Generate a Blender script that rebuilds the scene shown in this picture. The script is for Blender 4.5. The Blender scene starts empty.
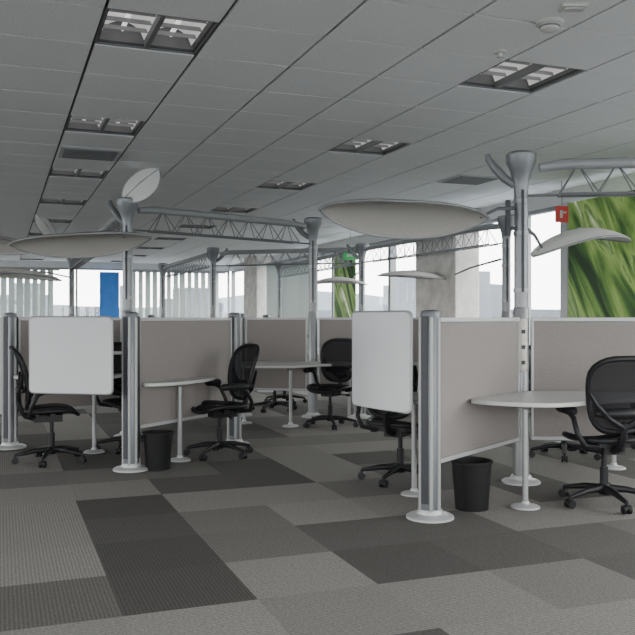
import bpy, math, random
from mathutils import Vector, Matrix
random.seed(7)
TH=math.radians(20.9); CT,ST=math.cos(TH),math.sin(TH)
def uv2w(u,v): return (CT*u-ST*v, ST*u+CT*v)
CEIL=2.93

# ---------------- materials ----------------
def mat(name,col,rough=0.6,metal=0.0,noise=0.0,nscale=30,bump=0.0,spec=0.5,trans=0.0,emit=0.0):
    m=bpy.data.materials.new(name); m.use_nodes=True
    nt=m.node_tree; b=nt.nodes['Principled BSDF']
    b.inputs['Base Color'].default_value=(*col,1); b.inputs['Roughness'].default_value=rough
    b.inputs['Metallic'].default_value=metal; b.inputs['Specular IOR Level'].default_value=spec
    if emit>0:
        b.inputs['Emission Color'].default_value=(1,.98,.95,1); b.inputs['Emission Strength'].default_value=emit
    if noise>0 or bump>0:
        tc=nt.nodes.new('ShaderNodeTexCoord'); n=nt.nodes.new('ShaderNodeTexNoise')
        n.inputs['Scale'].default_value=nscale; n.inputs['Detail'].default_value=4
        nt.links.new(tc.outputs['Object'],n.inputs['Vector'])
        r=nt.nodes.new('ShaderNodeValToRGB')
        r.color_ramp.elements[0].position=0.3; r.color_ramp.elements[1].position=0.7
        r.color_ramp.elements[0].color=(*[c*(1-noise) for c in col],1)
        r.color_ramp.elements[1].color=(*[min(1,c*(1+noise)) for c in col],1)
        nt.links.new(n.outputs['Fac'],r.inputs['Fac']); nt.links.new(r.outputs['Color'],b.inputs['Base Color'])
        if bump>0:
            bp=nt.nodes.new('ShaderNodeBump'); bp.inputs['Strength'].default_value=bump; bp.inputs['Distance'].default_value=0.01
            nt.links.new(n.outputs['Fac'],bp.inputs['Height']); nt.links.new(bp.outputs['Normal'],b.inputs['Normal'])
    if trans>0:
        out=nt.nodes['Material Output']; t=nt.nodes.new('ShaderNodeBsdfTransparent'); mx=nt.nodes.new('ShaderNodeMixShader')
        mx.inputs[0].default_value=trans
        nt.links.new(b.outputs[0],mx.inputs[1]); nt.links.new(t.outputs[0],mx.inputs[2]); nt.links.new(mx.outputs[0],out.inputs['Surface'])
    return m
M_POST=mat('post_grey',(0.125,0.135,0.15),0.38,0.4,0.06,12)
M_POLE=mat('pole_silver',(0.20,0.205,0.215),0.36,0.4,0.05,10)
M_LIGHT=mat('light_silver',(0.29,0.295,0.30),0.42,0.25,0.04,10)
M_SLOT=mat('slot_dark',(0.03,0.033,0.04),0.5,0.2,0.1,20)
M_FAB=mat('taupe_fabric',(0.225,0.205,0.198),0.9,0,0.14,160,0.25)
M_FRAME=mat('panel_frame',(0.42,0.425,0.43),0.45,0.2,0.04,12)
M_WHITE=mat('white_screen_plastic',(0.47,0.48,0.50),0.4,0,0.03,3)
M_DESK=mat('desk_laminate',(0.46,0.46,0.455),0.4,0,0.03,8)
M_BLK=mat('black_plastic',(0.009,0.009,0.011),0.5,0,0.1,30,spec=.3)
M_MESH=mat('chair_mesh',(0.010,0.010,0.013),0.8,0,0.2,300,0.2,spec=.15,trans=0.12)
M_BIN=mat('bin_black',(0.007,0.007,0.008),0.6,0,0.1,20,spec=.22)
M_CAN=mat('canopy_beige',(0.50,0.48,0.45),0.8,0,0.06,60,0.1)
M_CANW=mat('canopy_white',(0.74,0.73,0.70),0.7,0,0.04,60)
M_WALL=mat('wall_paint',(0.50,0.50,0.50),0.8,0,0.04,6)
M_MULL=mat('window_frame_grey',(0.24,0.245,0.255),0.5,0,0.04,8)
M_CONC=mat('concrete',(0.50,0.48,0.45),0.85,0,0.18,5,0.4)
M_TILE=mat('ceiling_tile',(0.74,0.735,0.725),0.95,0,0.09,90,0.4)
M_GRID=mat('ceiling_grid_gap_shade',(0.045,0.045,0.047),0.7,0,0.1,20)  # dark colour paints the shadow gap between ceiling tiles
M_REFL=mat('glowing_reflector',(0.60,0.60,0.595),0.35,0.35,0.03,8,emit=0.38)  # glow added to the reflector surface to brighten the room, not a lamp
M_REFD=mat('louver_dark',(0.16,0.16,0.16),0.5,0.3,0.1,8)
M_TUBE=mat('fluorescent_tube',(0.8,0.8,0.8),0.3,0,0.02,8,emit=1.0)
M_RED=mat('sign_red',(0.65,0.05,0.04),0.5,0,0.05,20)
M_GRN=mat('sign_green',(0.05,0.55,0.15),0.5,0,0.05,20)
M_BLUE=mat('blue_panel',(0.03,0.18,0.58),0.5,0,0.1,4)
M_OFFW=mat('offwhite_plastic',(0.55,0.53,0.49),0.5,0,0.04,20)
M_CITY=mat('city_haze',(0.12,0.135,0.155),0.9,0,0.4,0.02)
M_GND=mat('city_ground_haze',(0.22,0.25,0.28),0.95,0,0.15,0.01)
def glass():
    m=bpy.data.materials.new('window_glass'); m.use_nodes=True; nt=m.node_tree; nt.nodes.clear()
    o=nt.nodes.new('ShaderNodeOutputMaterial'); t=nt.nodes.new('ShaderNodeBsdfTransparent'); g=nt.nodes.new('ShaderNodeBsdfGlossy')
    g.inputs['Roughness'].default_value=0.02; t.inputs['Color'].default_value=(0.96,0.965,0.96,1)
    mx=nt.nodes.new('ShaderNodeMixShader'); mx.inputs[0].default_value=0.04
    nt.links.new(t.outputs[0],mx.inputs[1]); nt.links.new(g.outputs[0],mx.inputs[2]); nt.links.new(mx.outputs[0],o.inputs['Surface']); return m
M_GLASS=glass()
def blinds():
    m=bpy.data.materials.new('blind_fabric'); m.use_nodes=True; nt=m.node_tree; nt.nodes.clear()
    o=nt.nodes.new('ShaderNodeOutputMaterial'); d=nt.nodes.new('ShaderNodeBsdfDiffuse'); t=nt.nodes.new('ShaderNodeBsdfTranslucent')
    d.inputs['Color'].default_value=(0.6,0.62,0.6,1); t.inputs['Color'].default_value=(0.42,0.46,0.45,1)
    mx=nt.nodes.new('ShaderNodeMixShader'); mx.inputs[0].default_value=0.55
    nt.links.new(d.outputs[0],mx.inputs[1]); nt.links.new(t.outputs[0],mx.inputs[2]); nt.links.new(mx.outputs[0],o.inputs['Surface']); return m
M_BLIND=blinds()
def carpet():
    m=bpy.data.materials.new('carpet_tiles'); m.use_nodes=True; nt=m.node_tree; N=nt.nodes; L=nt.links
    b=N['Principled BSDF']; b.inputs['Roughness'].default_value=0.95; b.inputs['Specular IOR Level'].default_value=0.15
    a=N.new('ShaderNodeAttribute'); a.attribute_name='tone'; d=N.new('ShaderNodeAttribute'); d.attribute_name='tdir'
    tc=N.new('ShaderNodeTexCoord')
    ramp=N.new('ShaderNodeValToRGB'); e=ramp.color_ramp.elements
    e[0].color=(0.052,0.050,0.047,1); e[1].color=(0.275,0.263,0.248,1)
    L.new(a.outputs['Fac'],ramp.inputs['Fac'])
    ws=[]
    for ax in ('X','Y'):
        w=N.new('ShaderNodeTexWave'); w.bands_direction=ax; w.inputs['Scale'].default_value=17; w.inputs['Distortion'].default_value=5
        w.inputs['Detail'].default_value=4; w.inputs['Detail Scale'].default_value=10
        L.new(tc.outputs['Object'],w.inputs['Vector']); ws.append(w)
    mx=N.new('ShaderNodeMix'); mx.data_type='FLOAT'
    L.new(d.outputs['Fac'],mx.inputs[0]); L.new(ws[0].outputs['Fac'],mx.inputs[2]); L.new(ws[1].outputs['Fac'],mx.inputs[3])
    n=N.new('ShaderNodeTexNoise'); n.inputs['Scale'].default_value=75; n.inputs['Detail'].default_value=6; n.inputs['Roughness'].default_value=.8
    L.new(tc.outputs['Object'],n.inputs['Vector'])
    sc=N.new('ShaderNodeMath'); sc.operation='MULTIPLY'; sc.inputs[1].default_value=4.5; L.new(n.outputs['Fac'],sc.inputs[0])
    add=N.new('ShaderNodeMath'); add.operation='ADD'; L.new(mx.outputs[0],add.inputs[0]); L.new(sc.outputs[0],add.inputs[1])
    mr=N.new('ShaderNodeMapRange'); mr.inputs[1].default_value=1.5; mr.inputs[2].default_value=4.0; mr.inputs[3].default_value=0.45; mr.inputs[4].default_value=1.55
    L.new(add.outputs[0],mr.inputs[0])
    mul=N.new('ShaderNodeVectorMath'); mul.operation='SCALE'; L.new(ramp.outputs['Color'],mul.inputs[0]); L.new(mr.outputs[0],mul.inputs['Scale'])
    L.new(mul.outputs[0],b.inputs['Base Color']); return m
M_CARPET=carpet()
def mural():
    m=bpy.data.materials.new('leaf_mural_print_glow'); m.use_nodes=True; nt=m.node_tree; N=nt.nodes; L=nt.links
    b=N['Principled BSDF']; b.inputs['Roughness'].default_value=0.6
    tc=N.new('ShaderNodeTexCoord')
    m1=N.new('ShaderNodeMapping'); m1.inputs['Rotation'].default_value=(math.radians(32),0,0)
    m2=N.new('ShaderNodeMapping'); m2.inputs['Scale'].default_value=(1,1,0.16)
    L.new(tc.outputs['Object'],m1.inputs['Vector']); L.new(m1.outputs[0],m2.inputs['Vector'])
    w=N.new('ShaderNodeTexNoise'); w.inputs['Scale'].default_value=3.8; w.inputs['Detail'].default_value=5; w.inputs['Distortion'].default_value=0.5
    L.new(m2.outputs[0],w.inputs['Vector'])
    r=N.new('ShaderNodeValToRGB'); cr=r.color_ramp
    cr.elements[0].position=0.38; cr.elements[0].color=(0.012,0.03,0.010,1)
    cr.elements[1].position=0.70; cr.elements[1].color=(0.60,0.64,0.50,1)
    for p,c in ((0.45,(0.035,0.09,0.02)),(0.51,(0.12,0.21,0.045)),(0.57,(0.24,0.34,0.10)),(0.60,(0.06,0.13,0.035)),(0.65,(0.25,0.34,0.14))):
        e=cr.elements.new(p); e.color=(*c,1)
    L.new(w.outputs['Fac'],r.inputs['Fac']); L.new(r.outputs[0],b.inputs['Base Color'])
    L.new(r.outputs[0],b.inputs['Emission Color']); b.inputs['Emission Strength'].default_value=0.45  # print colours also emit; glow added, the mural is no lamp
    return m
M_MURAL=mural()

# ---------------- mesh builder ----------------
class MB:
    def __init__(s): s.v=[];s.f=[];s.m=[];s.mats=[]
    def mi(s,m):
        if m not in s.mats: s.mats.append(m)
        return s.mats.index(m)
    def add(s,vs,fs,m):
        o=len(s.v); s.v+= [tuple(v) for v in vs]; k=s.mi(m)
        for f in fs: s.f.append([i+o for i in f]); s.m.append(k)
    def box(s,c,d,m,rot=None):
        R=rot or Matrix.Identity(3); c=Vector(c)
        vs=[c+R@Vector((x*d[0]/2,y*d[1]/2,z*d[2]/2)) for x in(-1,1) for y in(-1,1) for z in(-1,1)]
        s.add(vs,[(0,1,3,2),(4,6,7,5),(0,4,5,1),(2,3,7,6),(0,2,6,4),(1,5,7,3)],m)
    def slab(s,p0,p1,t,z0,z1,m):
        a=Vector(p0);b=Vector(p1);d=(b-a);ang=math.atan2(d.y,d.x);c=(a+b)/2
        s.box((c.x,c.y,(z0+z1)/2),(d.length,t,z1-z0),m,Matrix.Rotation(ang,3,'Z'))
    def cyl(s,p0,p1,r0,r1,m,seg=16):
        s.tube([p0,p1],[r0,r1],m,seg=seg)
    def tube(s,pts,r,m,closed=False,seg=10,flat=None):
        pts=[Vector(p) for p in pts];n=len(pts)
        if not isinstance(r,(list,tuple)): r=[r]*n
        vs=[];prev=None
        for i,p in enumerate(pts):
            if closed: t=pts[(i+1)%n]-pts[i-1]
            else: t=pts[min(i+1,n-1)]-pts[max(i-1,0)]
            t.normalize()
            if prev is None:
                up=Vector((0,0,1)) if abs(t.z)<0.9 else Vector((1,0,0))
                a=t.cross(up).normalized()
            else:
                a=(prev-t*prev.dot(t)).normalized()
            prev=a.copy(); b=t.cross(a)
            for k in range(seg):
                an=2*math.pi*k/seg; vs.append(p+a*math.cos(an)*r[i]+b*math.sin(an)*r[i])
        fs=[]
        for i in range(n if closed else n-1):
            j=(i+1)%n
            for k in range(seg):
                l=(k+1)%seg; fs.append((i*seg+k,i*seg+l,j*seg+l,j*seg+k))
        if not closed:
            fs.append(tuple(range(seg))[::-1]); fs.append(tuple((n-1)*seg+k for k in range(seg)))
        s.add(vs,fs,m)
    def lathe(s,cx,cy,prof,m,seg=28):
        vs=[];n=len(prof)
        for r,z in prof:
            for k in range(seg):
                a=2*math.pi*k/seg; vs.append((cx+r*math.cos(a),cy+r*math.sin(a),z))
        fs=[(i*seg+k,i*seg+(k+1)%seg,(i+1)*seg+(k+1)%seg,(i+1)*seg+k) for i in range(n-1) for k in range(seg)]
        fs.append(tuple(range(seg))[::-1]); fs.append(tuple((n-1)*seg+k for k in range(seg)))
        s.add(vs,fs,m)
    def prism(s,poly,z0,z1,m):
        n=len(poly); vs=[(x,y,z0) for x,y in poly]+[(x,y,z1) for x,y in poly]
        fs=[tuple(range(n))[::-1],tuple(range(n,2*n))]+[(i,(i+1)%n,n+(i+1)%n,n+i) for i in range(n)]
        s.add(vs,fs,m)
    def grid(s,fn,nu,nv,m,th=None):
        vs=[Vector(fn(i/nu,j/nv)) for i in range(nu+1) for j in range(nv+1)]
        W=nv+1
        fs=[(i*W+j,(i+1)*W+j,(i+1)*W+j+1,i*W+j+1) for i in range(nu) for j in range(nv)]
        s.add(vs,fs,m)
    def mesh(s,name,sharp=35,off=(0,0,0)):
        me=bpy.data.meshes.new(name)
        me.from_pydata([(v[0]-off[0],v[1]-off[1],v[2]-off[2]) for v in s.v],[],s.f)
        for m in s.mats: me.materials.append(m)
        for p,k in zip(me.polygons,s.m): p.material_index=k; p.use_smooth=True
        import bmesh
        bm=bmesh.new(); bm.from_mesh(me); bmesh.ops.recalc_face_normals(bm,faces=bm.faces); bm.to_mesh(me); bm.free()
        me.set_sharp_from_angle(angle=math.radians(sharp)); me.update(); return me
    def build(s,name,room=False,bevel=0,sharp=35):
        xs=[v[0] for v in s.v];ys=[v[1] for v in s.v];zs=[v[2] for v in s.v]
        c=((min(xs)+max(xs))/2,(min(ys)+max(ys))/2,min(zs))
        o=bpy.data.objects.new(name,s.mesh(name,sharp,c)); bpy.context.collection.objects.link(o)
        if room:
            x,y=uv2w(c[0],c[1]); o.location=(x,y,c[2]); o.rotation_euler=(0,0,TH)
        else: o.location=c
        if bevel:
            b=o.modifiers.new('bevel','BEVEL'); b.width=bevel; b.segments=2; b.limit_method='ANGLE'
        return o

U0,U1,V0,V1=-8.65,6.7,-3.0,25.2
# ---------------- floor ----------------
def build_floor():
    T=0.61; k0,k1=-16,11; j0,j1=-16,33
    cell={}
    def put(i,j,w,h,tone,dr):
        t=tone
        for a in range(w):
            for b in range(h):
                if (i+a,j+b) not in cell: cell[(i+a,j+b)]=(min(1,max(0,t+random.uniform(-.05,.05))),dr)
    put(0,-4,1,4,0.12,0)
    put(1,0,2,1,0.15,1)
    put(2,-4,2,1,0.18,1); put(1,-3,1,2,0.45,0); put(2,-3,2,1,0.25,1)
    put(4,-5,1,2,0.2,0); put(1,-1,2,1,0.75,1); put(2,-2,1,1,0.8,1)
    put(-1,-3,1,3,0.75,0); put(-2,-2,1,3,0.55,0); put(-1,-6,3,1,0.2,1)
    put(-1,-5,2,1,0.8,1); put(1,-5,2,1,0.7,1); put(1,-4,1,1,0.75,1); put(2,-6,3,1,0.75,1)
    put(3,-2,2,1,0.75,1); put(3,-1,2,1,0.4,1); put(4,-3,2,1,0.65,1)
    tones=[0.15,0.25,0.35,0.5,0.6,0.7,0.8]
    for j in range(j0,j1):
        for i in range(k0,k1):
            if (i,j) in cell: continue
            w,h=random.choice([(1,2),(1,3),(2,1),(3,1),(1,2),(2,1)])
            put(i,j,w,h,random.choice(tones),0 if h>w else 1)
    vs=[];fs=[];tn=[];td=[]
    for (i,j),(t,d) in sorted(cell.items()):
        a=max(U0-.05,.5+T*i);b=min(U1+.05,.5+T*(i+1));c=max(V0-.05,6.12+T*j);e=min(V1+.05,6.12+T*(j+1))
        if b-a<1e-3 or e-c<1e-3: continue
        o=len(vs); vs+=[(a,c,0),(b,c,0),(b,e,0),(a,e,0)]; fs.append((o,o+1,o+2,o+3)); tn.append(t); td.append(float(d))
    me=bpy.data.meshes.new('floor'); me.from_pydata(vs,[],fs)
    A=me.attributes.new('tone','FLOAT','FACE'); A.data.foreach_set('value',tn)
    B=me.attributes.new('tdir','FLOAT','FACE'); B.data.foreach_set('value',td)
    me.materials.append(M_CARPET); o=bpy.data.objects.new('floor',me); bpy.context.collection.objects.link(o); o.rotation_euler=(0,0,TH)
build_floor()

# ---------------- ceiling ----------------
T=0.62; uc,vc=0.83,4.80
trof=set(); vent={(0,6)} ; vent.add((7,6))
for a in (-12,-8,-4,0,4):
    for k in range(-12,34,4): trof.add((a,k))
mb=MB()
for i in range(-17,11):
    for j in range(-14,35):
        if (i,j) in trof: continue
        x0=max(U0,uc+T*(i-.5)+.010); x1=min(U1,uc+T*(i+.5)-.010); y0=max(V0,vc+T*(j-.5)+.008); y1=min(V1,vc+T*(j+.5)-.008)
        if x1-x0<.02 or y1-y0<.02: continue
        mb.box(((x0+x1)/2,(y0+y1)/2,CEIL+.01),(x1-x0,y1-y0,.02),M_TILE)
for i in range(-17,12):
    x=uc+T*(i-.5)
    if U0<x<U1: mb.box((x,(V0+V1)/2,CEIL+.022),(.05,V1-V0,.012),M_GRID)
for j in range(-14,36):
    y=vc+T*(j-.5)
    if V0<y<V1: mb.box(((U0+U1)/2,y,CEIL+.022),(U1-U0,.05,.012),M_GRID)
mb.box(((U0+U1)/2,(V0+V1)/2,CEIL+.3),(U1-U0+.4,V1-V0+.4,.05),M_WALL)
mb.build('ceiling',room=True)
# recessed lights
def troffer():
    m=MB(); h=.300
    for sx in(-1,1):
        m.box((sx*h,0,.085),(.012,.6,.16),M_REFD); m.box((0,sx*h,.085),(.6,.012,.16),M_REFD)
    m.box((0,0,.165),(.58,.58,.01),M_REFD)
    for cx in (-.145,.145):
        def fn(a,b,cx=cx):
            x=-.13+.26*a; return (cx+x, -.285+.57*b, .03+.12*math.sqrt(max(0,1-(x/.132)**2)))
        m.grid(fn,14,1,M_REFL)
        m.cyl((cx,-.27,.10),(cx,.27,.10),.014,.014,M_TUBE,10)
    m.box((0,0,.045),(.028,.58,.08),M_REFD)
    for y in (-.14,0,.14): m.box((0,y,.06),(.57,.004,.025),M_LIGHT)
    me=m.mesh('recessed_ceiling_light'); return me
tme=troffer()
for (a,k) in sorted(trof):
    u=uc+T*a; v=vc+T*k
    if U0+.3<u<U1-.3 and V0+.3<v<V1-.3:
        o=bpy.data.objects.new('recessed_ceiling_light',tme); bpy.context.collection.objects.link(o)
        x,y=uv2w(u,v); o.location=(x,y,CEIL); o.rotation_euler=(0,0,TH)
for (a,k) in vent:
    m=MB(); u=uc+T*a; v=vc+T*k
    m.box((u,v,CEIL-.006),(.56,.56,.012),M_FRAME)
    for q in range(7): m.box((u,v-.21+q*.07,CEIL-.015),(.50,.032,.012),M_REFD)
    m.build('air_vent',room=True)
m=MB(); m.lathe(1.28,4.58,[(.075,CEIL),(.075,CEIL-.015),(.055,CEIL-.025),(.05,CEIL-.045),(.03,CEIL-.055)],M_OFFW)
m.lathe(1.28,4.58,[(.056,CEIL-.026),(.056,CEIL-.034)],M_REFD); m.build('smoke_detector')
m=MB(); m.box((1.34,4.36,CEIL-.006),(.13,.09,.012),M_OFFW); m.box((1.34,4.36,CEIL-.015),(.09,.05,.008),M_CAN); m.build('ceiling_sensor_plate')
m=MB(); m.lathe(1.12,5.09,[(.04,CEIL),(.038,CEIL-.008),(.012,CEIL-.012),(.01,CEIL-.03),(.022,CEIL-.034),(.02,CEIL-.037)],M_OFFW); m.build('fire_sprinkler')

# ---------------- walls/windows ----------------
SILL,HEAD=.45,2.75
def wall(name,horizontal,const,a0,a1,sgn):
    m=MB(); t=.2; c=const+sgn*t/2; L=a1-a0; mid=(a0+a1)/2
    def bx(z0,z1,th=t,cc=None,mt=M_WALL):
        cc=c if cc is None else cc
        if horizontal: m.box((mid,cc,(z0+z1)/2),(L,th,z1-z0),mt)
        else: m.box((cc,mid,(z0+z1)/2),(th,L,z1-z0),mt)
    bx(-.05,SILL); bx(HEAD,CEIL+.3)
    m.build(name,room=True)
    m=MB()
    if horizontal: m.box((mid,const-sgn*.04,SILL+.015),(L-.3,.1,.03),M_MULL)
    else: m.box((const-sgn*.04,mid,SILL+.015),(.1,L-.3,.03),M_MULL)
    m.build('trim_sill_'+name[5:],room=True)
wn=[0]
def windows(horizontal,const,a0,a1,n,sgn):
    w=(a1-a0)/n; c=const+sgn*.1
    for i in range(n):
        wn[0]+=1; m=MB(); x0=a0+i*w; x1=x0+w
        def bx(p0,p1,z0,z1,th,mt):
            if horizontal: m.box(((p0+p1)/2,c,(z0+z1)/2),(p1-p0,th,z1-z0),mt)
            else: m.box((c,(p0+p1)/2,(z0+z1)/2),(th,p1-p0,z1-z0),mt)
        bx(x0,x0+.05,SILL,HEAD,.12,M_MULL); bx(x1-.05,x1,SILL,HEAD,.12,M_MULL)
        bx(x0+.05,x1-.05,HEAD-.05,HEAD,.1,M_MULL); bx(x0+.05,x1-.05,SILL,SILL+.05,.1,M_MULL)
        bx((x0+x1)/2-.025,(x0+x1)/2+.025,SILL+.05,HEAD-.05,.1,M_MULL)
        bx(x0+.05,x1-.05,SILL+.05,HEAD-.05,.008,M_GLASS)
        m.build('window_%d'%wn[0],room=True)
wall('wall_right',False,U1,V0-.2,V1+.2,1); windows(False,U1,V0,V1,10,1)
wall('wall_far',True,V1,U0,U1,1); windows(True,V1,U0,U1,5,1)
wall('wall_left',False,U0,V0-.2,V1+.2,-1); windows(False,U0,V0,V1,10,-1)  # left side is out of view; its windows are added for even fill light
wall('wall_back',True,V0,U0,U1,-1); windows(True,V0,U0,U1,5,-1)  # unseen windows behind the camera, also added to fill the room with daylight
m=MB(); m.box((6.48,11.36,CEIL/2),(.42,1.26,CEIL),M_CONC); m.build('concrete_column',room=True,bevel=.02)
m=MB(); m.box((6.48,21.5,CEIL/2),(.42,1.2,CEIL),M_CONC); m.build('concrete_column',room=True,bevel=.02)
# mural
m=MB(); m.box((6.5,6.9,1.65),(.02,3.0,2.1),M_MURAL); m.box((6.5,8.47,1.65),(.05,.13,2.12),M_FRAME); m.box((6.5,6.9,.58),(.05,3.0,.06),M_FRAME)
m.box((6.5,6.9,.28),(.04,.06,.56),M_MULL);m.box((6.5,8.4,.28),(.04,.06,.56),M_MULL);m.box((6.5,5.5,.28),(.04,.06,.56),M_MULL)
m.build('leaf_mural',room=True)
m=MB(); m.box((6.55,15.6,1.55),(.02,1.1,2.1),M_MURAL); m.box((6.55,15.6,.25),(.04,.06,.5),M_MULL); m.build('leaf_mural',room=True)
m=MB(); m.box((3.0,25.0,1.62),(.56,.04,2.04),M_BLUE); m.box((3.0,25.0,.3),(.06,.06,.62),M_MULL); m.box((3.0,24.98,.02),(.5,.3,.04),M_MULL); m.build('blue_banner_panel',room=True)
def mkblinds(horizontal,const,a0,a1):
    m=MB(); x=a0
    while x<a1:
        R=Matrix.Rotation(math.radians(random.choice([18,25,35])),3,'Z')
        c=(x,const,1.6) if horizontal else (const,x,1.6)
        m.box(c,(.17,.004,2.1) if horizontal else (.004,.17,2.1),M_BLIND,R); x+=.21
    c=((a0+a1)/2,const,2.68) if horizontal else (const,(a0+a1)/2,2.68)
    m.box(c,(a1-a0+.2,.06,.06) if horizontal else (.06,a1-a0+.2,.06),M_MULL)
    m.build('vertical_blinds',room=True)
mkblinds(True,25.0,3.7,6.4); mkblinds(True,25.0,-6,1.5); mkblinds(False,6.5,17.2,20.6)
# signs
m=MB(); m.box((2.91,9.9,2.53),(.15,.03,.19),M_RED); m.box((2.90,9.883,2.53),(.03,.006,.09),M_OFFW); m.box((2.94,9.883,2.55),(.04,.006,.02),M_OFFW)
m.cyl((2.91,9.9,2.62),(2.91,9.9,CEIL),.006,.006,M_LIGHT,8); m.build('exit_sign')
m=MB(); m.box((.59,15,2.42),(.26,.04,.16),M_GRN); m.box((.59,14.978,2.42),(.12,.006,.05),M_OFFW); m.cyl((.59,15,2.5),(.59,15,CEIL),.006,.006,M_LIGHT,8); m.build('exit_sign')

# ---------------- posts / poles / panels ----------------
def base(m,x,y,r=.155):
    m.lathe(x,y,[(r,0),(r,.012),(r*.9,.022),(r*.55,.03),(.085,.04),(.075,.06)],M_FRAME,36)
def short_post(x,y,a0=37,h=1.35):
    m=MB(); base(m,x,y)
    m.lathe(x,y,[(.066,.03),(.066,h-.03),(.06,h-.01),(.035,h)],M_POST,28)
    for k in range(3):
        a=math.radians(90-a0+60+120*k); R=Matrix.Rotation(a,3,'Z')
        m.box((x+.062*math.cos(a),y+.062*math.sin(a),(h)/2+.03),(.016,.045,h-.14),M_SLOT,R)
        for sg in(-1,1):
            aa=a+sg*.62; m.cyl((x+.068*math.cos(aa),y+.068*math.sin(aa),.05),(x+.068*math.cos(aa),y+.068*math.sin(aa),h-.05),.013,.013,M_LIGHT,8)
    m.build('partition_post'); 
def tall_pole(x,y,dirs=(),power=False,h=2.60):
    m=MB(); base(m,x,y,.15)
    m.lathe(x,y,[(.062,.03),(.062,1.36),(.056,1.38)],M_POLE,24)
    m.lathe(x,y,[(.054,1.36),(.054,h-.3),(.06,h-.26),(.065,h-.22),(.085,h-.15),(.115,h-.08),(.12,h-.02),(.10,h),(.04,h+.005)],M_POLE,24)
    m.box((x,y-.055,1.9),(.02,.02,.8),M_SLOT)
    for z in (1.5,1.95,2.2): m.lathe(x,y,[(.060,z),(.060,z+.03)],M_LIGHT,20)
    for d in dirs:
        a=math.radians(90-d); dx,dy=math.cos(a),math.sin(a)
        m.tube([(x+dx*.05,y+dy*.05,h-.26),(x+dx*.13,y+dy*.13,h-.2),(x+dx*.2,y+dy*.2,h-.12),(x+dx*.25,y+dy*.25,h-.05),(x+dx*.26,y+dy*.26,h-.01)],[.03,.035,.035,.028,.02],M_POLE)
    if power:
        m.lathe(x-.005,y-.055,[(.03,.88),(.042,.90),(.042,1.27),(.03,1.29)],M_OFFW,18)
        for z in (.95,1.07,1.19): m.box((x-.005,y-.097,z),(.03,.006,.03),M_SLOT)
        m.box((x-.11,y-.03,2.08),(.03,.05,.28),M_SLOT); m.box((x-.08,y-.03,2.0),(.08,.03,.03),M_SLOT)
    m.build('support_pole')
def panel(p0,p1,z0=.34,z1=1.3,inset=.075):
    a=Vector(p0);b=Vector(p1);d=(b-a).normalized();a=a+d*inset;b=b-d*inset
    m=MB(); m.slab(a,b,.035,z0+.03,z1-.03,M_FAB)
    m.slab(a,b,.05,z1-.03,z1,M_FRAME); m.slab(a,b,.05,z0,z0+.03,M_FRAME)
    m.slab(a,a+d*.02,.05,z0+.03,z1-.03,M_FRAME); m.slab(b-d*.02,b,.05,z0+.03,z1-.03,M_FRAME)
    m.build('fabric_partition_panel',bevel=.004)
def truss(p0,p1,z=2.50,off=.14):
    a=Vector((*p0,z));b=Vector((*p1,z));d=(b-a).normalized();L=(b-a).length
    side=Vector((-d.y,d.x,0))
    m=MB()
    m.tube([a+d*off+Vector((0,0,-.02)),a+d*(off+.2),a+d*L*.5,b-d*(off+.2),b-d*off+Vector((0,0,-.02))],[.036,.042,.042,.042,.036],M_LIGHT,seg=14)
    n=max(4,int((L-.8)/.26)); s0=off+.15; s1=L-off-.15
    for sg in(-1,1):
        o=side*.07*sg+Vector((0,0,-.24))
        m.cyl(a+d*s0+o,a+d*s1+o,.010,.010,M_POLE,8)
        for i in range(n):
            t0=s0+(s1-s0)*i/n;t1=s0+(s1-s0)*(i+.5)/n;t2=s0+(s1-s0)*(i+1)/n
            m.cyl(a+d*t0+o,a+d*t1,.0055,.0055,M_POLE,6); m.cyl(a+d*t1,a+d*t2+o,.0055,.0055,M_POLE,6)
    for i in range(n+1):
        t0=s0+(s1-s0)*i/n; m.cyl(a+d*t0+side*.07+Vector((0,0,-.24)),a+d*t0-side*.07+Vector((0,0,-.24)),.006,.006,M_POLE,6)
    m.cyl(a+d*.05+Vector((0,0,-.24)),a+d*s0+Vector((0,0,-.24)),.010,.010,M_POLE,8)
    m.cyl(b-d*.05+Vector((0,0,-.24)),a+d*s1+Vector((0,0,-.24)),.010,.010,M_POLE,8)
    m.build('overhead_truss')
A=(.731,5.40);B=(1.604,6.55);A2=(-1.59,7.10);F2=(-.85,8.50);C=(-2.07,9.06);D=(-.06,10.86)
E=(-1.94,15.45);F=(.78,14.6);G=(-3.7,19.9);H=(-.9,19.9);I=(-5.0,16.9);J=(2.42,10.65);L1=(-3.07,8.3)
BR=(3.35,6.34)
short_post(*A);short_post(*A2);short_post(*L1,20);short_post(*F2,20)
tall_pole(*B,(277,),True);tall_pole(*C,(300,));tall_pole(*D,(280,));tall_pole(*E,(80,330));tall_pole(*F,(260,))
tall_pole(*G);tall_pole(*H);tall_pole(*I);tall_pole(*J,(0,));tall_pole(*BR,(97,))
panel(A,B);panel(B,BR);panel(A2,F2);panel(D,(-1.02,11.02));panel(D,(.55,10.8));panel(L1,C);panel((-4.3,8.0),L1)
short_post(-1.02,11.02,20);short_post(.55,10.8,20);short_post(-4.3,8.0,20)
truss(B,BR);truss(C,D);truss(F,J);truss(E,F);truss(E,G);truss(C,I);truss(H,F)
panel(E,(-.9,14.6));panel(E,(-3.0,15.0));panel(F,J);short_post(-.9,14.6,20);short_post(-3.0,15.0,20)

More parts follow.
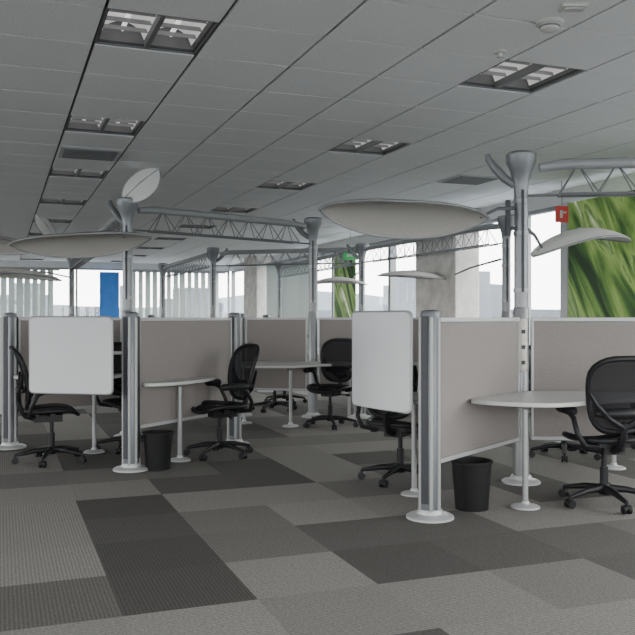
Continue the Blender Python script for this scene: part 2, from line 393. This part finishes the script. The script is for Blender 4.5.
# white privacy screens
def screen(p0,p1,z0,z1,bow=.05,r=.03):
    a=Vector(p0);b=Vector(p1);d=(b-a);L=d.length;d.normalize();n=Vector((d.y,-d.x))
    m=MB()
    out=[]
    for cx,cz,a0 in ((L-r,z1-r,0),(r,z1-r,90),(r,z0+r,180),(L-r,z0+r,270)):
        for k in range(6):
            an=math.radians(a0+90*k/5); out.append((cx+r*math.cos(an),cz+r*math.sin(an)))
    def P(s,z,o):
        q=a+d*s+n*(bow*(1-((s/L-.5)*2)**2)+o); return (q.x,q.y,z)
    for o in (0,.022):
        def fn(u,v,o=o):
            s=L*u; e=0
            if s<r: e=r-math.sqrt(max(0,r*r-(r-s)**2))
            if s>L-r: e=r-math.sqrt(max(0,r*r-(s-L+r)**2))
            return P(s,z0+e+(z1-z0-2*e)*v,o)
        m.grid(fn,40,6,M_WHITE)
    m.tube([P(s,z,.011) for s,z in out],.0125,M_LIGHT,closed=True,seg=8)
    for s in (L*.25,L*.75):
        q=P(s,z0+.25,-.02); m.cyl((q[0],q[1],z0+.1),(q[0],q[1],z1-.1),.012,.012,M_LIGHT,8)
    q0=P(L*.05,z0+.06,-.03); q1=P(L*.95,z0+.06,-.03)
    m.tube([q0,P(L*.5,z0+.06,-.03),q1],.014,M_LIGHT,seg=8)
    return m
m=screen((-2.46,7.14),(-1.72,6.98),.66,1.30,.02); m.cyl((-1.75,7.0,1.0),(-1.66,7.05,1.0),.015,.015,M_LIGHT,8); m.build('white_privacy_screen')
m=screen((.27,6.00),(.62,5.42),.68,1.335,.05); m.cyl((.6,5.47,1.0),(.67,5.44,1.0),.015,.015,M_LIGHT,8); m.build('white_privacy_screen')

# desks
def smooth(poly,it=2):
    for _ in range(it):
        q=[]
        for i in range(len(poly)):
            a=Vector(poly[i]);b=Vector(poly[(i+1)%len(poly)]); q+=[tuple(a*.75+b*.25),tuple(a*.25+b*.75)]
        poly=q
    return poly
def desk(poly,legs,name='office_desk'):
    m=MB(); p=smooth(poly); m.prism(p,.705,.735,M_DESK)
    for x,y in legs:
        m.lathe(x,y,[(.10,0),(.10,.01),(.085,.018),(.03,.028),(.024,.05)],M_FRAME,28)
        m.cyl((x,y,.03),(x,y,.69),.02,.02,M_LIGHT,14); m.lathe(x,y,[(.02,.67),(.06,.695),(.06,.706)],M_LIGHT,20)
    m.build(name,bevel=.005)
desk([(1.04,5.80),(1.10,5.68),(1.27,5.55),(1.55,5.45),(1.85,5.62),(2.15,5.80),(3.1,5.70),(3.1,6.32),(1.74,6.44),(1.54,6.34)],[(1.42,5.68),(2.9,5.9)])
desk([(-1.54,7.20),(-1.44,7.12),(-1.20,7.28),(-1.01,7.68),(-.97,8.06),(-1.06,8.02)],[(-1.25,7.55)])
desk([(-1.05,9.75),(-.6,9.7),(-.25,9.75),(.05,10.1),(.5,10.3),(.5,10.70),(-.1,10.72),(-.95,10.88)],[(-.32,9.9),(-.9,10.2),(.4,10.5)])
desk([(-3.0,8.05),(-2.5,7.75),(-2.0,7.85),(-1.9,8.6),(-2.12,8.90),(-2.93,8.32)],[(-2.15,8.0)])
desk([(.33,6.1),(.62,5.72),(.78,5.66),(1.44,6.52),(1.2,6.9),(.6,6.6)],[(.71,6.10)])
desk([(1.8,6.65),(3.1,6.5),(3.2,7.2),(2.5,7.4),(1.9,7.3)],[(2.55,7.15)])

# chair
def chair_mesh():
    m=MB()
    m.lathe(0,0,[(.035,.07),(.045,.08),(.045,.12),(.032,.14)],M_BLK,20)
    m.cyl((0,0,.13),(0,0,.26),.028,.028,M_BLK,16); m.cyl((0,0,.25),(0,0,.38),.018,.018,M_BLK,14)
    for k in range(5):
        a=math.radians(90+72*k); c,s=math.cos(a),math.sin(a)
        m.tube([(c*.03,s*.03,.11),(c*.15,s*.15,.105),(c*.31,s*.31,.075)],[.028,.023,.014],M_BLK,seg=8)
        x,y=c*.31,s*.31; px,py=-s,c
        m.cyl((x,y,.05),(x,y,.08),.01,.01,M_BLK,8)
        for o in(-.018,.018):
            m.cyl((x+px*(o-.009),y+py*(o-.009),.03),(x+px*(o+.009),y+py*(o+.009),.03),.03,.03,M_BLK,16)
        m.cyl((x-px*.008,y-py*.008,.038),(x+px*.008,y+py*.008,.038),.026,.026,M_BLK,12)
    m.box((0,.03,.395),(.15,.24,.06),M_BLK); m.box((0,.0,.43),(.30,.05,.03),M_BLK); m.box((0,.14,.43),(.26,.05,.03),M_BLK)
    m.cyl((.08,.0,.39),(.24,.0,.385),.007,.007,M_BLK,8); m.cyl((.21,0,.385),(.26,0,.385),.013,.013,M_BLK,8)
    def sz(x,y):
        return .455+.10*(abs(x)/.25)**3*.25 -.02*math.cos(y*5)*(1-(x/.26)**2) -(.035*((-y-.12)/.12)**2 if y<-.12 else 0)+(.02*((y-.12)/.1)**2 if y>.12 else 0)
    def srim(t):
        a=2*math.pi*t; c,s=math.cos(a),math.sin(a)
        n=3.2; r=(abs(c)**n+abs(s)**n)**(-1/n); x=.25*r*c; y=.225*r*s; x*= (1-.10*(y/.225) if y>0 else 1+.03*(y/.225)); return x,y
    rim=[(*srim(i/40),sz(*srim(i/40))+.004) for i in range(40)]
    m.tube(rim,.018,M_BLK,closed=True,seg=8)
    def sf(a,b):
        x,y=srim(a); return (x*b,y*b,sz(x*b,y*b))
    m.grid(sf,40,6,M_MESH)
    def bpos(x,h):
        z=.53+.50*h; y=.215+.10*h+.05*math.sin(h*math.pi)*-1*.5+.03*h*h -(abs(x)/.27)**2*.045
        return (x,y,z)
    def brim(t):
        a=2*math.pi*t; c,s=math.cos(a),math.sin(a); n=3.6; r=(abs(c)**n+abs(s)**n)**(-1/n)
        h=.5+.5*r*s; w=.185+.075*h-.02*max(0,h-.85)/.15; x=w*r*c; return x,h
    m.tube([bpos(*brim(i/44)) for i in range(44)],.019,M_BLK,closed=True,seg=8)
    def bf(a,b):
        x,h=brim(a); return bpos(x*b,.5+(h-.5)*b)
    m.grid(bf,44,6,M_MESH)
    m.tube([(-.18,.24,.66),(-.1,.268,.66),(0,.275,.66),(.1,.268,.66),(.18,.24,.66)],[.02,.034,.038,.034,.02],M_BLK,seg=8)
    m.tube([(0,.12,.39),(0,.22,.42),(0,.275,.50),(0,.285,.60)],[.03,.028,.024,.02],M_BLK,seg=8)
    for sx in(-1,1):
        m.tube([(0,.28,.56),(sx*.1,.285,.62),(sx*.19,.265,.72),(sx*.235,.262,.80)],[.022,.019,.016,.012],M_BLK,seg=8)
        m.tube([(sx*.12,.16,.42),(sx*.24,.20,.44),(sx*.285,.19,.52),(sx*.29,.14,.62),(sx*.29,.08,.65)],[.02,.02,.018,.018,.018],M_BLK,seg=8)
        m.tube([(sx*.285,.15,.663),(sx*.29,.13,.665),(sx*.29,0,.67),(sx*.28,-.10,.665),(sx*.275,-.12,.66)],[.02,.034,.034,.032,.02],M_BLK,seg=10)
    return m.mesh('office_chair',45)
CH=chair_mesh()
def chair(x,y,deg,s=1.0):
    o=bpy.data.objects.new('office_chair',CH); bpy.context.collection.objects.link(o)
    o.location=(x,y,0); o.rotation_euler=(0,0,math.radians(deg))
chair(2.00,5.80,188); chair(2.30,7.75,20); chair(.66,6.62,150)
chair(-2.40,7.50,112); chair(-1.85,8.2,30); chair(-.92,7.82,-58); chair(.15,9.9,-28); chair(-.6,11.6,10); chair(-.5,12.6,-80)
def bin_(x,y,h=.33,r=.135):
    m=MB(); m.lathe(x,y,[(r*.82,0),(r,h-.015),(r+.008,h-.012),(r+.008,h),(r-.008,h),(r*.8,.015)],M_BIN,32); m.build('trash_bin')
bin_(1.05,5.66); bin_(-1.37,7.14,.32,.125)

# canopies
def canopy(cx,cy,cz,L,W,yaw,tilt,roll,camber,m_=M_CAN,arm=None):
    m=MB(); R=Matrix.Rotation(math.radians(yaw),3,'Z')@Matrix.Rotation(math.radians(roll),3,'Y')@Matrix.Rotation(math.radians(tilt),3,'X')
    def P(s,t):
        w=W/2*max(0,(1-abs(s)**2.3))**.75
        p=Vector((s*L/2,t*w,-camber*s*s-.12*W*t*t*(1-s*s))); return Vector((cx,cy,cz))+R@p
    for o in (0,.012):
        m.grid(lambda a,b,o=o:P(a*2-1,b*2-1)+Vector((0,0,o)),32,8,m_)
    rim=[P(i/24*2-1,1) for i in range(25)]+[P(1-i/24*2,-1) for i in range(1,24)]
    m.tube(rim,.009,M_LIGHT,closed=True,seg=8)
    m.tube([P(-.9,0)+Vector((0,0,.014)),P(0,0)+Vector((0,0,.016)),P(.9,0)+Vector((0,0,.014))],.008,M_LIGHT,seg=8)
    if arm:
        s,pt=arm; m.tube([P(s,0),(P(s,0)+Vector(pt))/2+Vector((0,0,.03)),Vector(pt)],[.011,.014,.016],M_POST,seg=8)
    m.build('canopy_shade')
canopy(.66,6.35,2.12,1.30,.72,0,-16,3,.03,M_CAN,(.9,(1.55,6.53,2.16)))
canopy(2.27,7.2,2.06,.95,.6,15,4,-9,.17,M_CANW,(-.8,(1.66,6.58,2.0)))
canopy(1.46,12.6,2.0,1.12,.7,10,2,3,.10,M_CANW,(.9,(2.36,10.7,2.05)))
canopy(-2.36,8.3,2.10,1.38,.75,12,-13,-4,.04,M_CAN,(.6,(-2.07,9.0,2.1)))
canopy(-3.75,9.4,2.20,1.3,.7,10,-12,4,.05,M_CAN,(.7,(-2.13,9.06,2.2)))
canopy(-4.35,12.0,1.99,1.3,.7,5,-4,3,.12,M_CANW,(.0,(-4.95,16.8,2.1)))
canopy(.35,14.2,1.98,1.0,.6,0,0,0,.12,M_CANW,(.5,(.75,14.55,2.1)))
canopy(-1.92,9.0,2.745,.52,.34,10,62,-42,.03,M_CANW,(-.9,(-2.07,9.04,2.58)))
canopy(-4.3,13.2,2.75,.5,.3,10,40,55,.04,M_CANW,(.9,(-4.2,13.25,2.55)))
# ---------------- city ----------------
m=MB()
for i in range(520):
    a=math.radians(random.uniform(-75,100)); d=random.uniform(200,900)
    w=random.uniform(8,22); top=1.3+random.uniform(-30,3)+ (random.uniform(0,.042)*d if random.random()<.5 else 0)
    m.box((math.sin(a)*d,math.cos(a)*d,(top-80)/2),(w,w*.8,top+80),M_CITY,Matrix.Rotation(random.random(),3,'Z'))
m.build('city_skyline')
m=MB()
n=60; pts=[]
for i in range(n):
    a=math.radians(-85+200*i/(n-1)); h=20+45*abs(math.sin(i*.31)+.4*math.sin(i*.83)); pts.append((math.sin(a)*2500,math.cos(a)*2500,h))
m.add([(p[0],p[1],-80) for p in pts]+pts,[(i,i+1,n+i+1,n+i) for i in range(n-1)],M_GND); m.build('distant_hills')
m=MB(); m.box((0,0,-81),(6000,6000,2),M_GND); m.build('city_ground')
# ---------------- world, portals, camera ----------------
w=bpy.data.worlds.new('overcast'); bpy.context.scene.world=w; w.use_nodes=True; nt=w.node_tree
bg=nt.nodes['Background']; tc=nt.nodes.new('ShaderNodeTexCoord'); sp=nt.nodes.new('ShaderNodeSeparateXYZ'); r=nt.nodes.new('ShaderNodeValToRGB')
r.color_ramp.elements[0].position=0; r.color_ramp.elements[0].color=(.98,.98,.965,1); r.color_ramp.elements[1].position=.6; r.color_ramp.elements[1].color=(.96,.965,.97,1)
nt.links.new(tc.outputs['Generated'],sp.inputs[0]); nt.links.new(sp.outputs['Z'],r.inputs[0]); nt.links.new(r.outputs[0],bg.inputs['Color'])
bg.inputs['Strength'].default_value=11.0
def portal(u,v,w_,ang):
    l=bpy.data.lights.new('window_portal','AREA'); l.shape='RECTANGLE'; l.size=w_; l.size_y=HEAD-SILL; l.energy=1
    try: l.cycles.is_portal=True
    except Exception as e: print(e)
    o=bpy.data.objects.new('window_portal',l); bpy.context.collection.objects.link(o)
    x,y=uv2w(u,v); o.location=(x,y,(HEAD+SILL)/2)
    o.rotation_euler=(math.radians(90),0,TH+math.radians(ang))
mu,mv=(U0+U1)/2,(V0+V1)/2
portal(mu,V1+.22,U1-U0,0)
portal(mu,V0-.22,U1-U0,180)
portal(U1+.22,mv,V1-V0,-90)
portal(U0-.22,mv,V1-V0,90)
for o in bpy.data.objects:
    if o.name.startswith('window_portal'):
        fwd=o.rotation_euler.to_matrix()@Vector((0,0,-1)); c=Vector((*uv2w(mu,mv),0))-o.location
        if fwd.dot(c)<0: o.rotation_euler.z+=math.pi
cam=bpy.data.cameras.new('camera'); cam.sensor_width=36; cam.lens=831/635*36; cam.clip_end=6000
co=bpy.data.objects.new('camera',cam); bpy.context.collection.objects.link(co); co.location=(0,0,1.3); co.rotation_euler=(math.radians(90),0,0)
bpy.context.scene.camera=co
